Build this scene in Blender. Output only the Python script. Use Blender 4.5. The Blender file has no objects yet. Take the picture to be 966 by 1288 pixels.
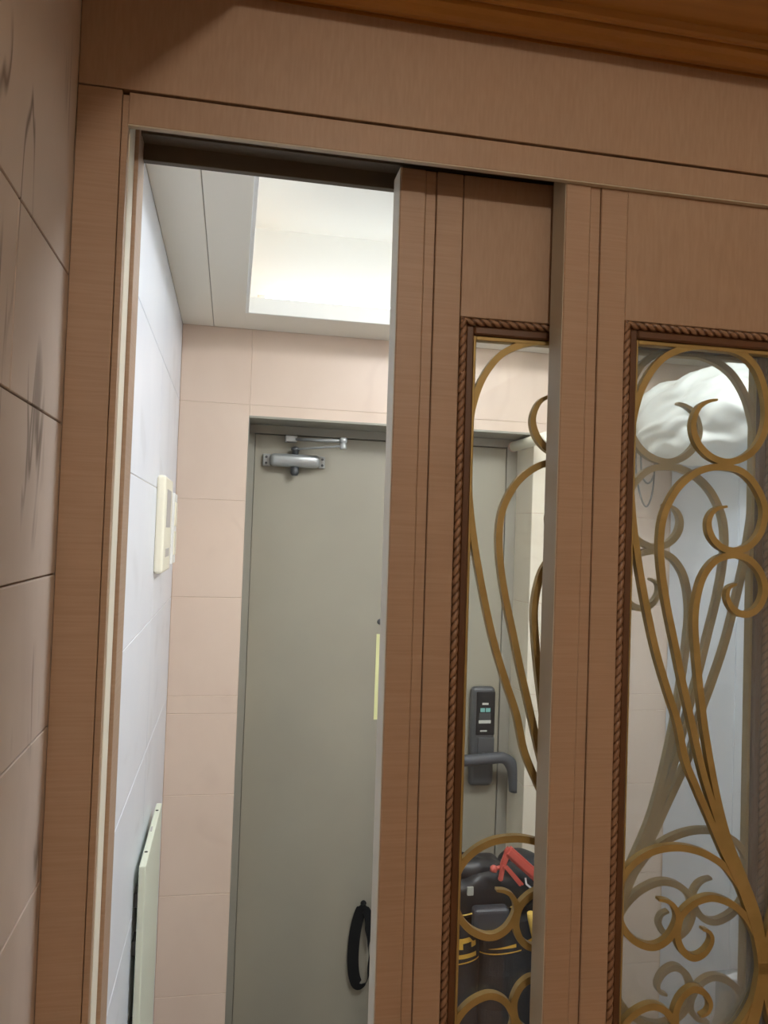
import bpy, bmesh, math, random
from mathutils import Vector, Matrix, noise

random.seed(7)
sc = bpy.context.scene
col = sc.collection

# ------------------------------------------------------------------ camera
EYE = Vector((0.0, 0.0, 1.70))
FPX = 1000.0
yaw, pitch, roll = (math.radians(a) for a in (10.845, 1.658, 2.0))
_f = Vector((math.sin(yaw) * math.cos(pitch), math.cos(yaw) * math.cos(pitch), math.sin(pitch)))
_r = Vector((math.cos(yaw), -math.sin(yaw), 0))
_u = _r.cross(_f)
RT = _r * math.cos(roll) + _u * math.sin(roll)
UP = _u * math.cos(roll) - _r * math.sin(roll)
FW = _f
cam_d = bpy.data.cameras.new('camera')
cam = bpy.data.objects.new('camera', cam_d)
col.objects.link(cam)
cam_d.sensor_fit = 'VERTICAL'
cam_d.sensor_height = 36.0
cam_d.lens = FPX / 1288.0 * 36.0
cam_d.clip_start = 0.02
mw = Matrix((RT, UP, -FW)).transposed().to_4x4()
mw.translation = EYE
cam.matrix_world = mw
sc.camera = cam

# ------------------------------------------------------------------ world, exposure
w = bpy.data.worlds.new('world')
sc.world = w
w.use_nodes = True
w.node_tree.nodes['Background'].inputs[0].default_value = (0.9, 0.95, 1.0, 1)
w.node_tree.nodes['Background'].inputs[1].default_value = 0.05
vs = sc.view_settings
vs.view_transform = 'Standard'
vs.look = 'None'
vs.gamma = 1.0
vs.exposure = 0.0
vs.use_curve_mapping = False
sc.cycles.use_denoising = True
sc.cycles.max_bounces = 14
sc.cycles.diffuse_bounces = 8
sc.cycles.transparent_max_bounces = 16
sc.cycles.sample_clamp_indirect = 6.0

HALL_LAMP = 770.0
TUBE = 4.2
FILL_PANEL = 31.0  # strength of the unseen lamp added in the entry light well
TUBE_COL = (0.86, 0.93, 1.0)
WARM = (1.0, 0.84, 0.67)

# ------------------------------------------------------------------ pixel rays (966 x 1288 frame)
def ray(x, y):
    return RT * ((x - 483) / FPX) + UP * (-(y - 644) / FPX) + FW
def onY(x, y, Y):
    d = ray(x, y); return EYE + d * (Y / d.y)
def onX(x, y, X):
    d = ray(x, y); return EYE + d * (X / d.x)

# ------------------------------------------------------------------ materials
def srgb(r, g, b):
    f = lambda c: (c / 255) / 12.92 if c / 255 <= 0.04045 else ((c / 255 + 0.055) / 1.055) ** 2.4
    return (f(r), f(g), f(b), 1)
def mat(name, c, rough=0.5, metal=0.0, spec=0.5, var=None, scale=(8, 8, 8), bump=0.0, detail=4, bscale=None, coat=0.0):
    """Principled; var = second colour mixed by object-space noise stretched with scale."""
    m = bpy.data.materials.new(name); m.use_nodes = True
    nt = m.node_tree; b = nt.nodes['Principled BSDF']
    b.inputs['Base Color'].default_value = c
    b.inputs['Roughness'].default_value = rough
    b.inputs['Metallic'].default_value = metal
    b.inputs['Specular IOR Level'].default_value = spec
    b.inputs['Coat Weight'].default_value = coat
    if var or bump:
        tc = nt.nodes.new('ShaderNodeNewGeometry')
        mp = nt.nodes.new('ShaderNodeMapping'); mp.inputs['Scale'].default_value = scale
        nz = nt.nodes.new('ShaderNodeTexNoise'); nz.inputs['Scale'].default_value = 1.0; nz.inputs['Detail'].default_value = detail
        nt.links.new(tc.outputs['Position'], mp.inputs['Vector']); nt.links.new(mp.outputs[0], nz.inputs['Vector'])
        if var:
            rp = nt.nodes.new('ShaderNodeValToRGB')
            rp.color_ramp.elements[0].position = 0.3; rp.color_ramp.elements[1].position = 0.7
            rp.color_ramp.elements[0].color = c; rp.color_ramp.elements[1].color = var
            nt.links.new(nz.outputs['Fac'], rp.inputs[0]); nt.links.new(rp.outputs[0], b.inputs['Base Color'])
        if bump:
            bp = nt.nodes.new('ShaderNodeBump'); bp.inputs['Strength'].default_value = bump; bp.inputs['Distance'].default_value = 0.002
            nt.links.new(nz.outputs['Fac'], bp.inputs['Height']); nt.links.new(bp.outputs[0], b.inputs['Normal'])
    return m
def emis(name, c, s):
    m = bpy.data.materials.new(name); m.use_nodes = True
    nt = m.node_tree; nt.nodes.clear()
    o = nt.nodes.new('ShaderNodeOutputMaterial'); e = nt.nodes.new('ShaderNodeEmission')
    e.inputs[0].default_value = (*c, 1); e.inputs[1].default_value = s
    nt.links.new(e.outputs[0], o.inputs[0]); return m
def stone_mat(name, c1, c2, vein, vscale, vein_amt, rough):
    """Stone: soft clouding plus thin dark veins from distorted stretched noise."""
    m = bpy.data.materials.new(name); m.use_nodes = True
    nt = m.node_tree; b = nt.nodes['Principled BSDF']; b.inputs['Roughness'].default_value = rough
    g = nt.nodes.new('ShaderNodeNewGeometry')
    def nz(sc_, detail, dist):
        mp = nt.nodes.new('ShaderNodeMapping'); mp.inputs['Scale'].default_value = sc_
        n = nt.nodes.new('ShaderNodeTexNoise'); n.inputs['Scale'].default_value = 1; n.inputs['Detail'].default_value = detail; n.inputs['Distortion'].default_value = dist
        nt.links.new(g.outputs['Position'], mp.inputs[0]); nt.links.new(mp.outputs[0], n.inputs['Vector']); return n
    def ramp(src, stops):
        r = nt.nodes.new('ShaderNodeValToRGB'); cr = r.color_ramp
        while len(cr.elements) < len(stops): cr.elements.new(0.5)
        for e, (p, cc) in zip(cr.elements, stops): e.position = p; e.color = cc
        nt.links.new(src, r.inputs[0]); return r
    base = ramp(nz((5, 5, 3), 5, 0.5).outputs['Fac'], [(0.3, c1), (0.7, c2)])
    k = (vein_amt,) * 3 + (1,)
    vn = ramp(nz(vscale, 3, 0.6).outputs['Fac'], [(0.475, (0, 0, 0, 1)), (0.497, k), (0.503, k), (0.525, (0, 0, 0, 1))])
    br = ramp(nz((7, 7, 5), 2, 0).outputs['Fac'], [(0.5, (0, 0, 0, 1)), (0.62, (1, 1, 1, 1))])
    mul = nt.nodes.new('ShaderNodeMath'); mul.operation = 'MULTIPLY'
    nt.links.new(vn.outputs[0], mul.inputs[0]); nt.links.new(br.outputs[0], mul.inputs[1])
    mx = nt.nodes.new('ShaderNodeMix'); mx.data_type = 'RGBA'
    nt.links.new(mul.outputs[0], mx.inputs[0]); nt.links.new(base.outputs[0], mx.inputs[6]); mx.inputs[7].default_value = vein
    nt.links.new(mx.outputs[2], b.inputs['Base Color'])
    return m
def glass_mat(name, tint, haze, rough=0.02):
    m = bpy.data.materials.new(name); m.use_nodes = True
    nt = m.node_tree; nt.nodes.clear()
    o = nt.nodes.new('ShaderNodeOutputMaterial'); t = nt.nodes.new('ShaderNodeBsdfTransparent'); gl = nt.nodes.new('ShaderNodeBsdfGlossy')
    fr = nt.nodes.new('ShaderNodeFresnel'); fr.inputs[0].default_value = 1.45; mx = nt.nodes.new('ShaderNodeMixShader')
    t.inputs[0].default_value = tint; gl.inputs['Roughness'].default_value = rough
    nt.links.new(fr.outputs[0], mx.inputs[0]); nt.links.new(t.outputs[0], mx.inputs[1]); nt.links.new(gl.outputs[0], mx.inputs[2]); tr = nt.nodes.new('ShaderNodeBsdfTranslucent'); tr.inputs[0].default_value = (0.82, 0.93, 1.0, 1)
    m2 = nt.nodes.new('ShaderNodeMixShader'); m2.inputs[0].default_value = haze      # pale bluish haze mixed into the pane's colour, lifts dark tones behind it
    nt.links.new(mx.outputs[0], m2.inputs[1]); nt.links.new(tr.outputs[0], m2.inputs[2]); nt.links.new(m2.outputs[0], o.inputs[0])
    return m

M = {}
M['veneer_v'] = mat('veneer_cross_grain', srgb(170, 144, 122), 0.42, var=srgb(161, 134, 111), scale=(14, 14, 420), bump=0.08, detail=3)
M['veneer_h'] = mat('veneer_fine_grain', srgb(168, 143, 121), 0.42, var=srgb(160, 134, 112), scale=(300, 30, 40), bump=0.05, detail=3)
M['veneer_dark'] = mat('groove_wood', srgb(136, 102, 76), 0.6)
M['track_dark'] = mat('shaded_track_board', srgb(92, 84, 72), 0.7)  # dark tone paints in the shade of the unlit track recess
M['edge'] = mat('grey_lit_edge_band', srgb(190, 184, 168), 0.5)  # pale tone also paints entry light on door edges and fascia underside
M['seam'] = mat('ceiling_seam', srgb(160, 152, 138), 0.8)
M['rope'] = mat('rope_wood', srgb(146, 114, 88), 0.4, var=srgb(132, 101, 76), scale=(60, 60, 60))
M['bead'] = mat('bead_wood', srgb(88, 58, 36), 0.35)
M['crown'] = mat('varnished_brown_wood', srgb(178, 130, 62), 0.3, var=srgb(164, 116, 52), scale=(3, 60, 60), coat=0.3)
M['brass'] = mat('antique_gold_metal', srgb(176, 153, 98), 0.45, metal=0.4, var=srgb(160, 138, 84), scale=(40, 40, 40))
M['glass'] = glass_mat('clear_glass', (0.97, 0.98, 0.975, 1), 0.004)
M['glass_hazy'] = glass_mat('veiled_glass', (0.97, 0.98, 0.98, 1), 0.12)  # stronger painted haze, pales what stands behind the nearer door
M['seal'] = mat('cream_seal', srgb(226, 222, 206), 0.5)
M['hall_stone'] = stone_mat('hall_stone_tile', srgb(200, 188, 177), srgb(180, 166, 155), srgb(104, 90, 80), (9, 13, 1.9), 0.85, 0.7)
M['hall_grout'] = mat('hall_grout', srgb(120, 100, 84), 0.9)
M['white_tile'] = stone_mat('white_marble_tile', srgb(234, 239, 248), srgb(227, 233, 244), srgb(204, 208, 216), (2.0, 1.4, 1.6), 0.35, 0.3)
M['pink_tile'] = stone_mat('pinkish_tile', srgb(226, 206, 189), srgb(220, 199, 182), srgb(210, 188, 172), (2, 2, 2), 0.3, 0.35)
M['cream_tile'] = stone_mat('cream_tile', srgb(236, 226, 206), srgb(230, 219, 198), srgb(214, 200, 178), (2, 2, 2), 0.3, 0.35)
M['grout_light'] = mat('light_grout', srgb(216, 196, 178), 0.9)
M['grout_white'] = mat('white_grout', srgb(206, 204, 200), 0.9)
M['ceiling'] = mat('ceiling_board', srgb(236, 231, 218), 0.7)
M['white_paint'] = mat('white_paint', srgb(240, 240, 236), 0.6)
M['steel'] = mat('grey_painted_steel', srgb(168, 163, 147), 0.42, var=srgb(161, 156, 141), scale=(3, 3, 3))
M['steel_dark'] = mat('grey_frame_steel', srgb(156, 153, 142), 0.4)
M['gap_grey'] = mat('door_gap_shade', srgb(96, 94, 86), 0.9)  # grey stands for the shade in the gap round the door leaf
M['gap'] = mat('dark_gap', srgb(40, 38, 36), 0.9)
M['alu'] = mat('silver_paint', srgb(176, 180, 180), 0.3, metal=0.5)
M['alu_dark'] = mat('dark_metal', srgb(90, 92, 94), 0.4, metal=0.5)
M['lock'] = mat('gunmetal_plastic', srgb(88, 90, 92), 0.35, metal=0.2)
M['lock_black'] = mat('gloss_black_plastic', srgb(38, 38, 40), 0.2)
M['grip'] = mat('grey_rubber', srgb(82, 85, 90), 0.5)
M['print_light'] = mat('pale_print', srgb(205, 205, 198), 0.6)
M['print_teal'] = mat('teal_print', srgb(130, 190, 185), 0.5)
M['cream'] = mat('cream_plastic', srgb(244, 240, 220), 0.4)
M['mint'] = mat('pale_mint_enamel', srgb(226, 232, 214), 0.4)
M['grey_plastic'] = mat('grey_plastic', srgb(188, 184, 182), 0.4)
M['cab'] = mat('blue_grey_laminate', srgb(218, 227, 237), 0.35, var=srgb(210, 219, 230), scale=(3, 9, 1))
M['box_grey'] = mat('blue_grey_box', srgb(128, 140, 150), 0.5)
M['vinyl'] = mat('white_vinyl', srgb(236, 240, 236), 0.35, bump=0.0)
M['cord'] = mat('grey_cord', srgb(92, 96, 98), 0.7)
M['black_cloth'] = mat('black_fabric', srgb(40, 40, 44), 0.7, var=srgb(30, 30, 34), scale=(90, 90, 90), bump=0.3)
M['black_vinyl'] = mat('black_coated_fabric', srgb(32, 33, 37), 0.42)
M['black_web'] = mat('black_webbing', srgb(14, 14, 15), 0.85)
M['dark_grey'] = mat('dark_grey_panel', srgb(62, 64, 70), 0.4)
M['yellow'] = mat('yellow_print', srgb(226, 178, 72), 0.55)
M['yellow_grip'] = mat('yellow_rubber', srgb(226, 190, 96), 0.5)
M['red'] = mat('red_enamel', srgb(198, 92, 80), 0.35)
M['paper_y'] = mat('pale_yellow_paper', srgb(240, 240, 180), 0.8)
M['paper_w'] = mat('white_paper', srgb(248, 250, 252), 0.8)
M['paper_g'] = mat('grey_paper', srgb(168, 168, 158), 0.8)
M['pink'] = mat('pink_cap', srgb(226, 190, 180), 0.6)
M['floor_hall'] = mat('hall_floor_board', srgb(196, 156, 112), 0.35, var=srgb(178, 138, 96), scale=(40, 3, 3))
M['floor_entry'] = mat('entry_floor_tile', srgb(150, 147, 142), 0.4, var=srgb(138, 135, 130), scale=(6, 6, 6))
M['wallpaper'] = mat('hall_wallpaper', srgb(200, 184, 166), 0.8)
M['tube'] = emis('fluorescent_light', TUBE_COL, TUBE)
M['amber'] = emis('amber_light', (1.0, 0.45, 0.12), 14.0)
M['fill_light'] = emis('fill_panel_light', (0.96, 0.985, 1.0), FILL_PANEL)
M['hall_lamp'] = emis('warm_lamp_light', WARM, HALL_LAMP)

# ------------------------------------------------------------------ helpers
def link(name, me, m, parent=None):
    o = bpy.data.objects.new(name, me)
    col.objects.link(o)
    if m is not None and not me.materials: me.materials.append(m)
    if parent is not None: o.parent = parent
    return o
def tag(o, label=None, cat=None, group=None, kind=None):
    for k, v in (('label', label), ('category', cat), ('group', group), ('kind', kind)):
        if v: o[k] = v
    return o
def empty(name, loc=(0, 0, 0)):
    o = bpy.data.objects.new(name, None); col.objects.link(o); o.location = loc
    o.empty_display_size = 0.05
    return o
def add_box(bm, x0, x1, y0, y1, z0, z1):
    v = [bm.verts.new((x, y, z)) for x in (x0, x1) for y in (y0, y1) for z in (z0, z1)]
    for f in ((0, 1, 3, 2), (4, 6, 7, 5), (0, 4, 5, 1), (2, 3, 7, 6), (0, 2, 6, 4), (1, 5, 7, 3)):
        bm.faces.new([v[i] for i in f])
def finish(bm, name, smooth=False):
    bmesh.ops.recalc_face_normals(bm, faces=bm.faces)
    me = bpy.data.meshes.new(name); bm.to_mesh(me); bm.free()
    if smooth:
        for p in me.polygons: p.use_smooth = True
    return me
def box(name, x0, x1, y0, y1, z0, z1, m, parent=None, bev=0.0, seg=2, local=None):
    """A box in world coordinates; local = the parent's base, so the mesh sits right under a moved parent."""
    bm = bmesh.new(); L = Vector(local) if local else Vector((0, 0, 0))
    cx, cy, cz = (x0 + x1) / 2, (y0 + y1) / 2, (z0 + z1) / 2
    hx, hy, hz = abs(x1 - x0) / 2, abs(y1 - y0) / 2, abs(z1 - z0) / 2
    add_box(bm, -hx, hx, -hy, hy, -hz, hz)
    if bev:
        bmesh.ops.bevel(bm, geom=list(bm.edges), offset=min(bev, hx * .95, hy * .95, hz * .95), segments=seg, profile=0.5, affect='EDGES')
    o = link(name, finish(bm, name), m, parent)
    o.location = Vector((cx, cy, cz)) - L
    return o
def boxes(name, lst, m, parent=None):
    bm = bmesh.new()
    for b in lst: add_box(bm, *b)
    return link(name, finish(bm, name), m, parent)
def catmull(pts, n=8, closed=False):
    P = [Vector(p) for p in pts]
    out = []
    cnt = len(P) if closed else len(P) - 1
    for i in range(cnt):
        if closed: p0, p1, p2, p3 = P[i - 1], P[i], P[(i + 1) % len(P)], P[(i + 2) % len(P)]
        else:
            p1, p2 = P[i], P[i + 1]
            p0 = P[i - 1] if i > 0 else p1 * 2 - p2
            p3 = P[i + 2] if i + 2 < len(P) else p2 * 2 - p1
        for k in range(n):
            t = k / n
            out.append(0.5 * ((2 * p1) + (p2 - p0) * t + (2 * p0 - 5 * p1 + 4 * p2 - p3) * t * t + (3 * p1 - p0 - 3 * p2 + p3) * t ** 3))
    if not closed: out.append(P[-1])
    return out
def tube_mesh(name, pts, r, sides=10, radii=None, caps=True):
    bm = bmesh.new(); P = [Vector(p) for p in pts]; rings = []
    up = None
    for i, p in enumerate(P):
        t = (P[min(i + 1, len(P) - 1)] - P[max(i - 1, 0)]).normalized()
        if up is None:
            up = Vector((0, 0, 1)) if abs(t.z) < 0.9 else Vector((1, 0, 0))
        up = (up - t * up.dot(t)).normalized(); sd = t.cross(up)
        rr = radii[i] if radii else r
        rings.append([bm.verts.new(p + (up * math.cos(a) + sd * math.sin(a)) * rr) for a in (2 * math.pi * k / sides for k in range(sides))])
    for a, b in zip(rings, rings[1:]):
        for k in range(sides): bm.faces.new((a[k], a[(k + 1) % sides], b[(k + 1) % sides], b[k]))
    if caps:
        bm.faces.new(rings[0][::-1]); bm.faces.new(rings[-1])
    me = finish(bm, name)
    for p in me.polygons: p.use_smooth = len(p.vertices) == 4
    return me
def tube(name, pts, r, m, parent=None, sides=10, radii=None, local=None):
    L = Vector(local) if local else Vector((0, 0, 0))
    return link(name, tube_mesh(name, [Vector(p) - L for p in pts], r, sides, radii), m, parent)
def lathe(name, prof, origin, axis, m, parent=None, sides=24):
    """prof: (radius, height along axis) pairs."""
    bm = bmesh.new(); ax = Vector(axis).normalized()
    a = ax.orthogonal().normalized(); b = ax.cross(a); rings = []
    for r, h in prof:
        rings.append([bm.verts.new(ax * h + (a * math.cos(t) + b * math.sin(t)) * max(r, 1e-5)) for t in (2 * math.pi * k / sides for k in range(sides))])
    for p, q in zip(rings, rings[1:]):
        for k in range(sides): bm.faces.new((p[k], p[(k + 1) % sides], q[(k + 1) % sides], q[k]))
    bm.faces.new(rings[0][::-1]); bm.faces.new(rings[-1])
    me = finish(bm, name)
    for p in me.polygons: p.use_smooth = len(p.vertices) == 4
    o = link(name, me, m, parent); o.location = origin
    return o
def extrude_x(name, prof, x0, x1, m, parent=None):
    """prof: closed (y, z) outline extruded along X."""
    bm = bmesh.new()
    a = [bm.verts.new((x0, y, z)) for y, z in prof]; b = [bm.verts.new((x1, y, z)) for y, z in prof]
    n = len(prof)
    for i in range(n): bm.faces.new((a[i], a[(i + 1) % n], b[(i + 1) % n], b[i]))
    bm.faces.new(a[::-1]); bm.faces.new(b)
    return link(name, finish(bm, name), m, parent)
_tile_cache = {}
def tile(parent, axis, u0, u1, z0, z1, face, m, thick=0.006, gap=0.0018, out=-1, bev=0.0008):
    """A tile; axis 'Y': wall faces -Y, u runs along X; axis 'X': wall faces +X (out=1) or -X (out=-1), u runs along Y."""
    uw, zh = round(u1 - u0 - gap, 4), round(z1 - z0 - gap, 4)
    if uw < 0.004 or zh < 0.004: return
    key = (axis, uw, zh, thick, m.name)
    if key not in _tile_cache:
        bm = bmesh.new()
        if axis == 'Y': add_box(bm, -uw / 2, uw / 2, -thick / 2, thick / 2, -zh / 2, zh / 2)
        else: add_box(bm, -thick / 2, thick / 2, -uw / 2, uw / 2, -zh / 2, zh / 2)
        bmesh.ops.bevel(bm, geom=list(bm.edges), offset=bev, segments=1, affect='EDGES')
        me = finish(bm, 'tile'); me.materials.append(m); _tile_cache[key] = me
    o = link('tile', _tile_cache[key], None, parent)
    d = face - out * thick / 2
    o.location = ((u0 + u1) / 2, d, (z0 + z1) / 2) if axis == 'Y' else (d, (u0 + u1) / 2, (z0 + z1) / 2)
    return o
def struct(o, label=None):
    return tag(o, label, kind='structure')

# ================================================================== THE HALL
XL = -0.17            # face of the wall beside the camera, both sides of the partition
YF, YB = 0.84, 0.945  # partition front and rear
HF = 0.10             # hall floor level (entry floor is 0)
floor_h = struct(box('floor_hall', XL - 0.03, 1.25, -2.7, YB, 0.0, HF, M['floor_hall']), 'brown wood board floor of the hall')
wl = struct(boxes('wall_left', [(XL - 0.05, XL - 0.0025, -2.7, YF, HF, 2.56)], M['hall_grout']), 'hall wall of beige stone-look tiles beside the door frame')
# stone tiles, 150 mm courses, vertical joints staggered
z = HF + 0.05
row = 0
z_edges = [1.95 - 0.15 * k for k in range(12, -4, -1)]
z_edges = [q for q in z_edges if HF <= q < 1.96] + [2.56]
for i, (za, zb) in enumerate(zip(z_edges, z_edges[1:])):
    k = round((1.95 - (za + 0.15)) / 0.15)
    off = 0.648 if k % 2 == 0 else 0.648 - 0.23
    edges = sorted({YF} | {off - 0.45 * j for j in range(-1, 6) if -2.7 < off - 0.45 * j < YF} | {-2.7})
    for ya, yb in zip(edges, edges[1:]):
        if yb > -0.8: tile(wl, 'X', ya, yb, za, zb, XL, M['hall_stone'], gap=0.0018, out=1)
struct(box('wall_right', 1.25, 1.30, -2.7, YB, HF, 2.56, M['wallpaper']), 'plain hall wall')
struct(box('wall_rear', XL - 0.05, 1.30, -2.75, -2.7, HF, 2.56, M['wallpaper']), 'plain wall behind the hall')
struct(box('ceiling_hall', XL - 0.05, 1.30, -2.75, YF + 0.01, 2.56, 2.60, M['white_paint']), 'hall ceiling inside the wooden surround')

# brown varnished ceiling surround with beads
cr = struct(empty('trim_1'), 'brown varnished wood ceiling surround with rounded beads above the partition')
def bead_profile():
    p = [(YF + 0.008, 2.263), (YF - 0.001, 2.263)]
    for k in range(9):                       # big half-round bead
        a = math.pi * k / 8
        p.append((0.8215 + 0.0185 * math.cos(a), 2.272 - 0.012 * math.sin(a)))
    p += [(0.802, 2.277)]
    for k in range(7):                       # thin bead
        a = math.pi * k / 6
        p.append((0.7945 + 0.0055 * math.cos(a), 2.274 - 0.0065 * math.sin(a)))
    p += [(0.788, 2.278), (0.725, 2.278)]
    for k in range(5):
        a = math.pi * k / 4
        p.append((0.715 + 0.010 * math.cos(a), 2.279 - 0.009 * math.sin(a)))
    p += [(0.705, 2.30), (YF + 0.008, 2.30)]
    return p
fb = extrude_x('front_board', bead_profile(), XL, 1.25, M['crown'], cr)
for i, (a, b, c, d) in enumerate([(XL, 0.01, -2.7, 0.705), (1.0, 1.25, -2.7, 0.705), (0.01, 1.0, -2.7, -2.3)]):
    box('side_board', a, b, c, d, 2.278, 2.30, M['crown'], cr, 0.004)
box('riser_board', 0.005, 0.015, -2.3, 0.695, 2.30, 2.56, M['white_paint'], cr)
box('riser_board', 0.995, 1.005, -2.3, 0.695, 2.30, 2.56, M['white_paint'], cr)
box('riser_board', 0.015, 0.995, 0.695, 0.705, 2.30, 2.56, M['white_paint'], cr)
box('riser_board', 0.015, 0.995, -2.31, -2.3, 2.30, 2.56, M['white_paint'], cr)

# hall ceiling lamp (above and behind the camera)
lamp = tag(empty('ceiling_lamp', (0.235, -1.0, 2.56)), 'small warm dome lamp on the hall ceiling inside the wood surround', 'lamp')
lathe('lamp_base', [(0.06, 0), (0.06, 0.02), (0.042, 0.025)], (0, 0, 0), (0, 0, -1), M['white_paint'], lamp)
lathe('lamp_shade', [(0.040, 0.0), (0.039, 0.012), (0.034, 0.024), (0.022, 0.032), (0.0, 0.036)], (0, 0, -0.025), (0, 0, -1), M['hall_lamp'], lamp)

# ================================================================== THE PARTITION
XJ = -0.12
HB = 2.112       # underside of the fascia
GR = 2.145       # groove above it
dj = struct(empty('trim_2'), 'light brown veneer door frame around the sliding doors')
box('jamb_board', XL, -0.1268, YF, YF + 0.012, HF, GR + 0.001, M['veneer_v'], dj, 0.0006)
box('jamb_strip', -0.1262, XJ, YF + 0.0015, YF + 0.013, HF, HB + 0.03, M['veneer_v'], dj, 0.0006)
box('jamb_core', XL, XJ - 0.0008, YF + 0.012, YB, HF, 2.14, M['veneer_dark'], dj)
box('seal_strip', XJ - 0.0008, XJ + 0.0005, YF + 0.014, 0.8945, HF, 2.14, M['seal'], dj)
box('jamb_lip', XJ - 0.002, XJ + 0.0048, 0.895, YB + 0.001, HF, 2.14, M['veneer_v'], dj, 0.0008)
box('header_board', XL, 1.25, YF, YF + 0.012, GR + 0.0025, 2.264, M['veneer_h'], dj, 0.0008)
box('header_fascia', XJ, 0.985, YF + 0.001, YF + 0.0075, HB, GR, M['veneer_h'], dj, 0.0008)
box('header_core', XL, 1.25, YF + 0.012, YB, 2.145, 2.34, M['veneer_dark'], dj)
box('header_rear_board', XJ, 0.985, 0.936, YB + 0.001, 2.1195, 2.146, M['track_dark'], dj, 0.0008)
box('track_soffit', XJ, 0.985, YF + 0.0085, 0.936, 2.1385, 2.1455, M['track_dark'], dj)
box('fascia_lit_lip', XJ, 0.985, YF + 0.0012, YF + 0.0085, HB - 0.0012, HB, M['edge'], dj)  # pale strip added as the lit underside of the fascia
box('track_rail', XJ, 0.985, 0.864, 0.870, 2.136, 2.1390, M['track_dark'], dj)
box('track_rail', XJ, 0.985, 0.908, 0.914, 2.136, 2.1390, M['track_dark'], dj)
box('jamb_board', 0.945, 1.05, YF, YB, HF, 2.145, M['veneer_v'], dj, 0.001)
struct(box('wall_partition', 1.05, 1.90, YF, YB, 0.0, 2.145, M['wallpaper']), 'plain wall beside the sliding door frame')

# scroll pattern: one quarter, centre lines traced as (x, y) pixels on the nearer door's bar plane
PW = 0.569                       # door panel width
NX, NY = 0.3625, 0.848           # nearer panel: left edge, front
MX, MY = 0.1769, 0.892           # farther panel
CX = NX + PW / 2
ZM = onY(874, 1225.7, NY + 0.010).z   # the pattern mirrors about this height
outer = [(959, 1226), (955, 1192), (945, 1152), (928, 1107.6), (909, 1067), (893, 1029), (878, 994), (863, 956), (853, 908), (840.5, 868.6), (826, 819), (814, 764), (803, 702), (796, 645), (793.5, 595), (795, 545), (801, 510), (813, 478), (833, 452), (858, 439), (884, 435), (912, 437), (936, 446), (954, 466), (964, 498), (965, 530), (957, 555), (941, 573), (918, 581), (896, 575), (879, 558), (872.5, 535), (879, 514), (891, 505), (903, 502.6)]
second = [(962, 1226), (958, 1192), (949, 1150), (932, 1106), (913, 1062), (899, 1018), (886, 975), (876.5, 935), (868, 896), (858, 851), (848, 801.5), (839, 757), (833, 714.5), (831.5, 680), (835, 652), (843.6, 630), (856, 611), (874, 596), (893, 588.5), (912, 587.5), (932, 592), (948, 606), (960, 628), (963, 648), (957, 671), (943, 687), (925, 693), (908, 688), (896, 675), (892, 659), (896, 646), (904, 639.5), (915.5, 637)]
third = [(965, 1226), (961, 1192), (953, 1150), (936, 1104), (917, 1056), (906.5, 1018), (898, 978), (889, 926), (884, 888.5), (879, 844), (876.2, 809), (875, 779), (878, 752), (885, 727), (897, 709), (911, 700.5), (928, 698.5), (944, 704.5), (957, 719), (963, 738), (960, 756), (950, 769), (936, 773), (923, 766), (916, 752), (918, 740), (927.5, 734.5)]
fourth = [(957, 1190), (951, 1160), (939, 1129), (917, 1095), (896, 1079), (874, 1070), (850, 1067), (822, 1072), (798, 1087), (783, 1108), (777.5, 1135), (782, 1162), (797, 1183), (820, 1192.5), (839, 1185), (851, 1168), (854, 1153.5), (848.5, 1140.5), (840, 1134.5), (829.5, 1132.7)]
fifth = [(960, 1205), (955, 1185), (946, 1165), (934, 1148), (917, 1136), (896, 1130.5), (875, 1137), (859, 1152), (853.5, 1170), (854, 1184), (861, 1198.5), (874, 1206), (888, 1199.5), (896.5, 1185), (894, 1174), (885, 1170)]
BAR_W, BAR_D = 0.0080, 0.0085
def ribbon(name, uz, w, d, taper):
    pts = catmull([(u, 0, z) for u, z in uz], 6)
    n = len(pts); bm = bmesh.new(); R = []
    for i, p in enumerate(pts):
        t = (pts[min(i + 1, n - 1)] - pts[max(i - 1, 0)]).normalized()
        nn = Vector((-t.z, 0, t.x))
        left = (n - 1 - i) / taper
        ww = w * (0.35 + 0.65 * min(1.0, left)) / 2
        R.append([bm.verts.new(p + nn * s * ww + Vector((0, y, 0))) for s, y in ((1, 0), (-1, 0), (-1, d), (1, d))])
    for a, b in zip(R, R[1:]):
        for k in range(4): bm.faces.new((a[k], a[(k + 1) % 4], b[(k + 1) % 4], b[k]))
    bm.faces.new(R[0][::-1]); bm.faces.new(R[-1])
    me = finish(bm, name); me.materials.append(M['brass'])
    return me
SCROLL = []
for path, dy in ((outer, 0), (second, 0.0002), (third, 0.0004), (fourth, 0.0006), (fifth, 0.0008)):
    q = []
    for p in path:
        P = onY(p[0], p[1], NY + 0.010); q.append((P.x - CX, P.z - ZM))
    for su in (1, -1):
        for sz in (1, -1):
            SCROLL.append((ribbon('scroll_bar', [(u * su, v * sz) for u, v in q], BAR_W, BAR_D, 22), dy + (0.0001 if su < 0 else 0)))
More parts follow.
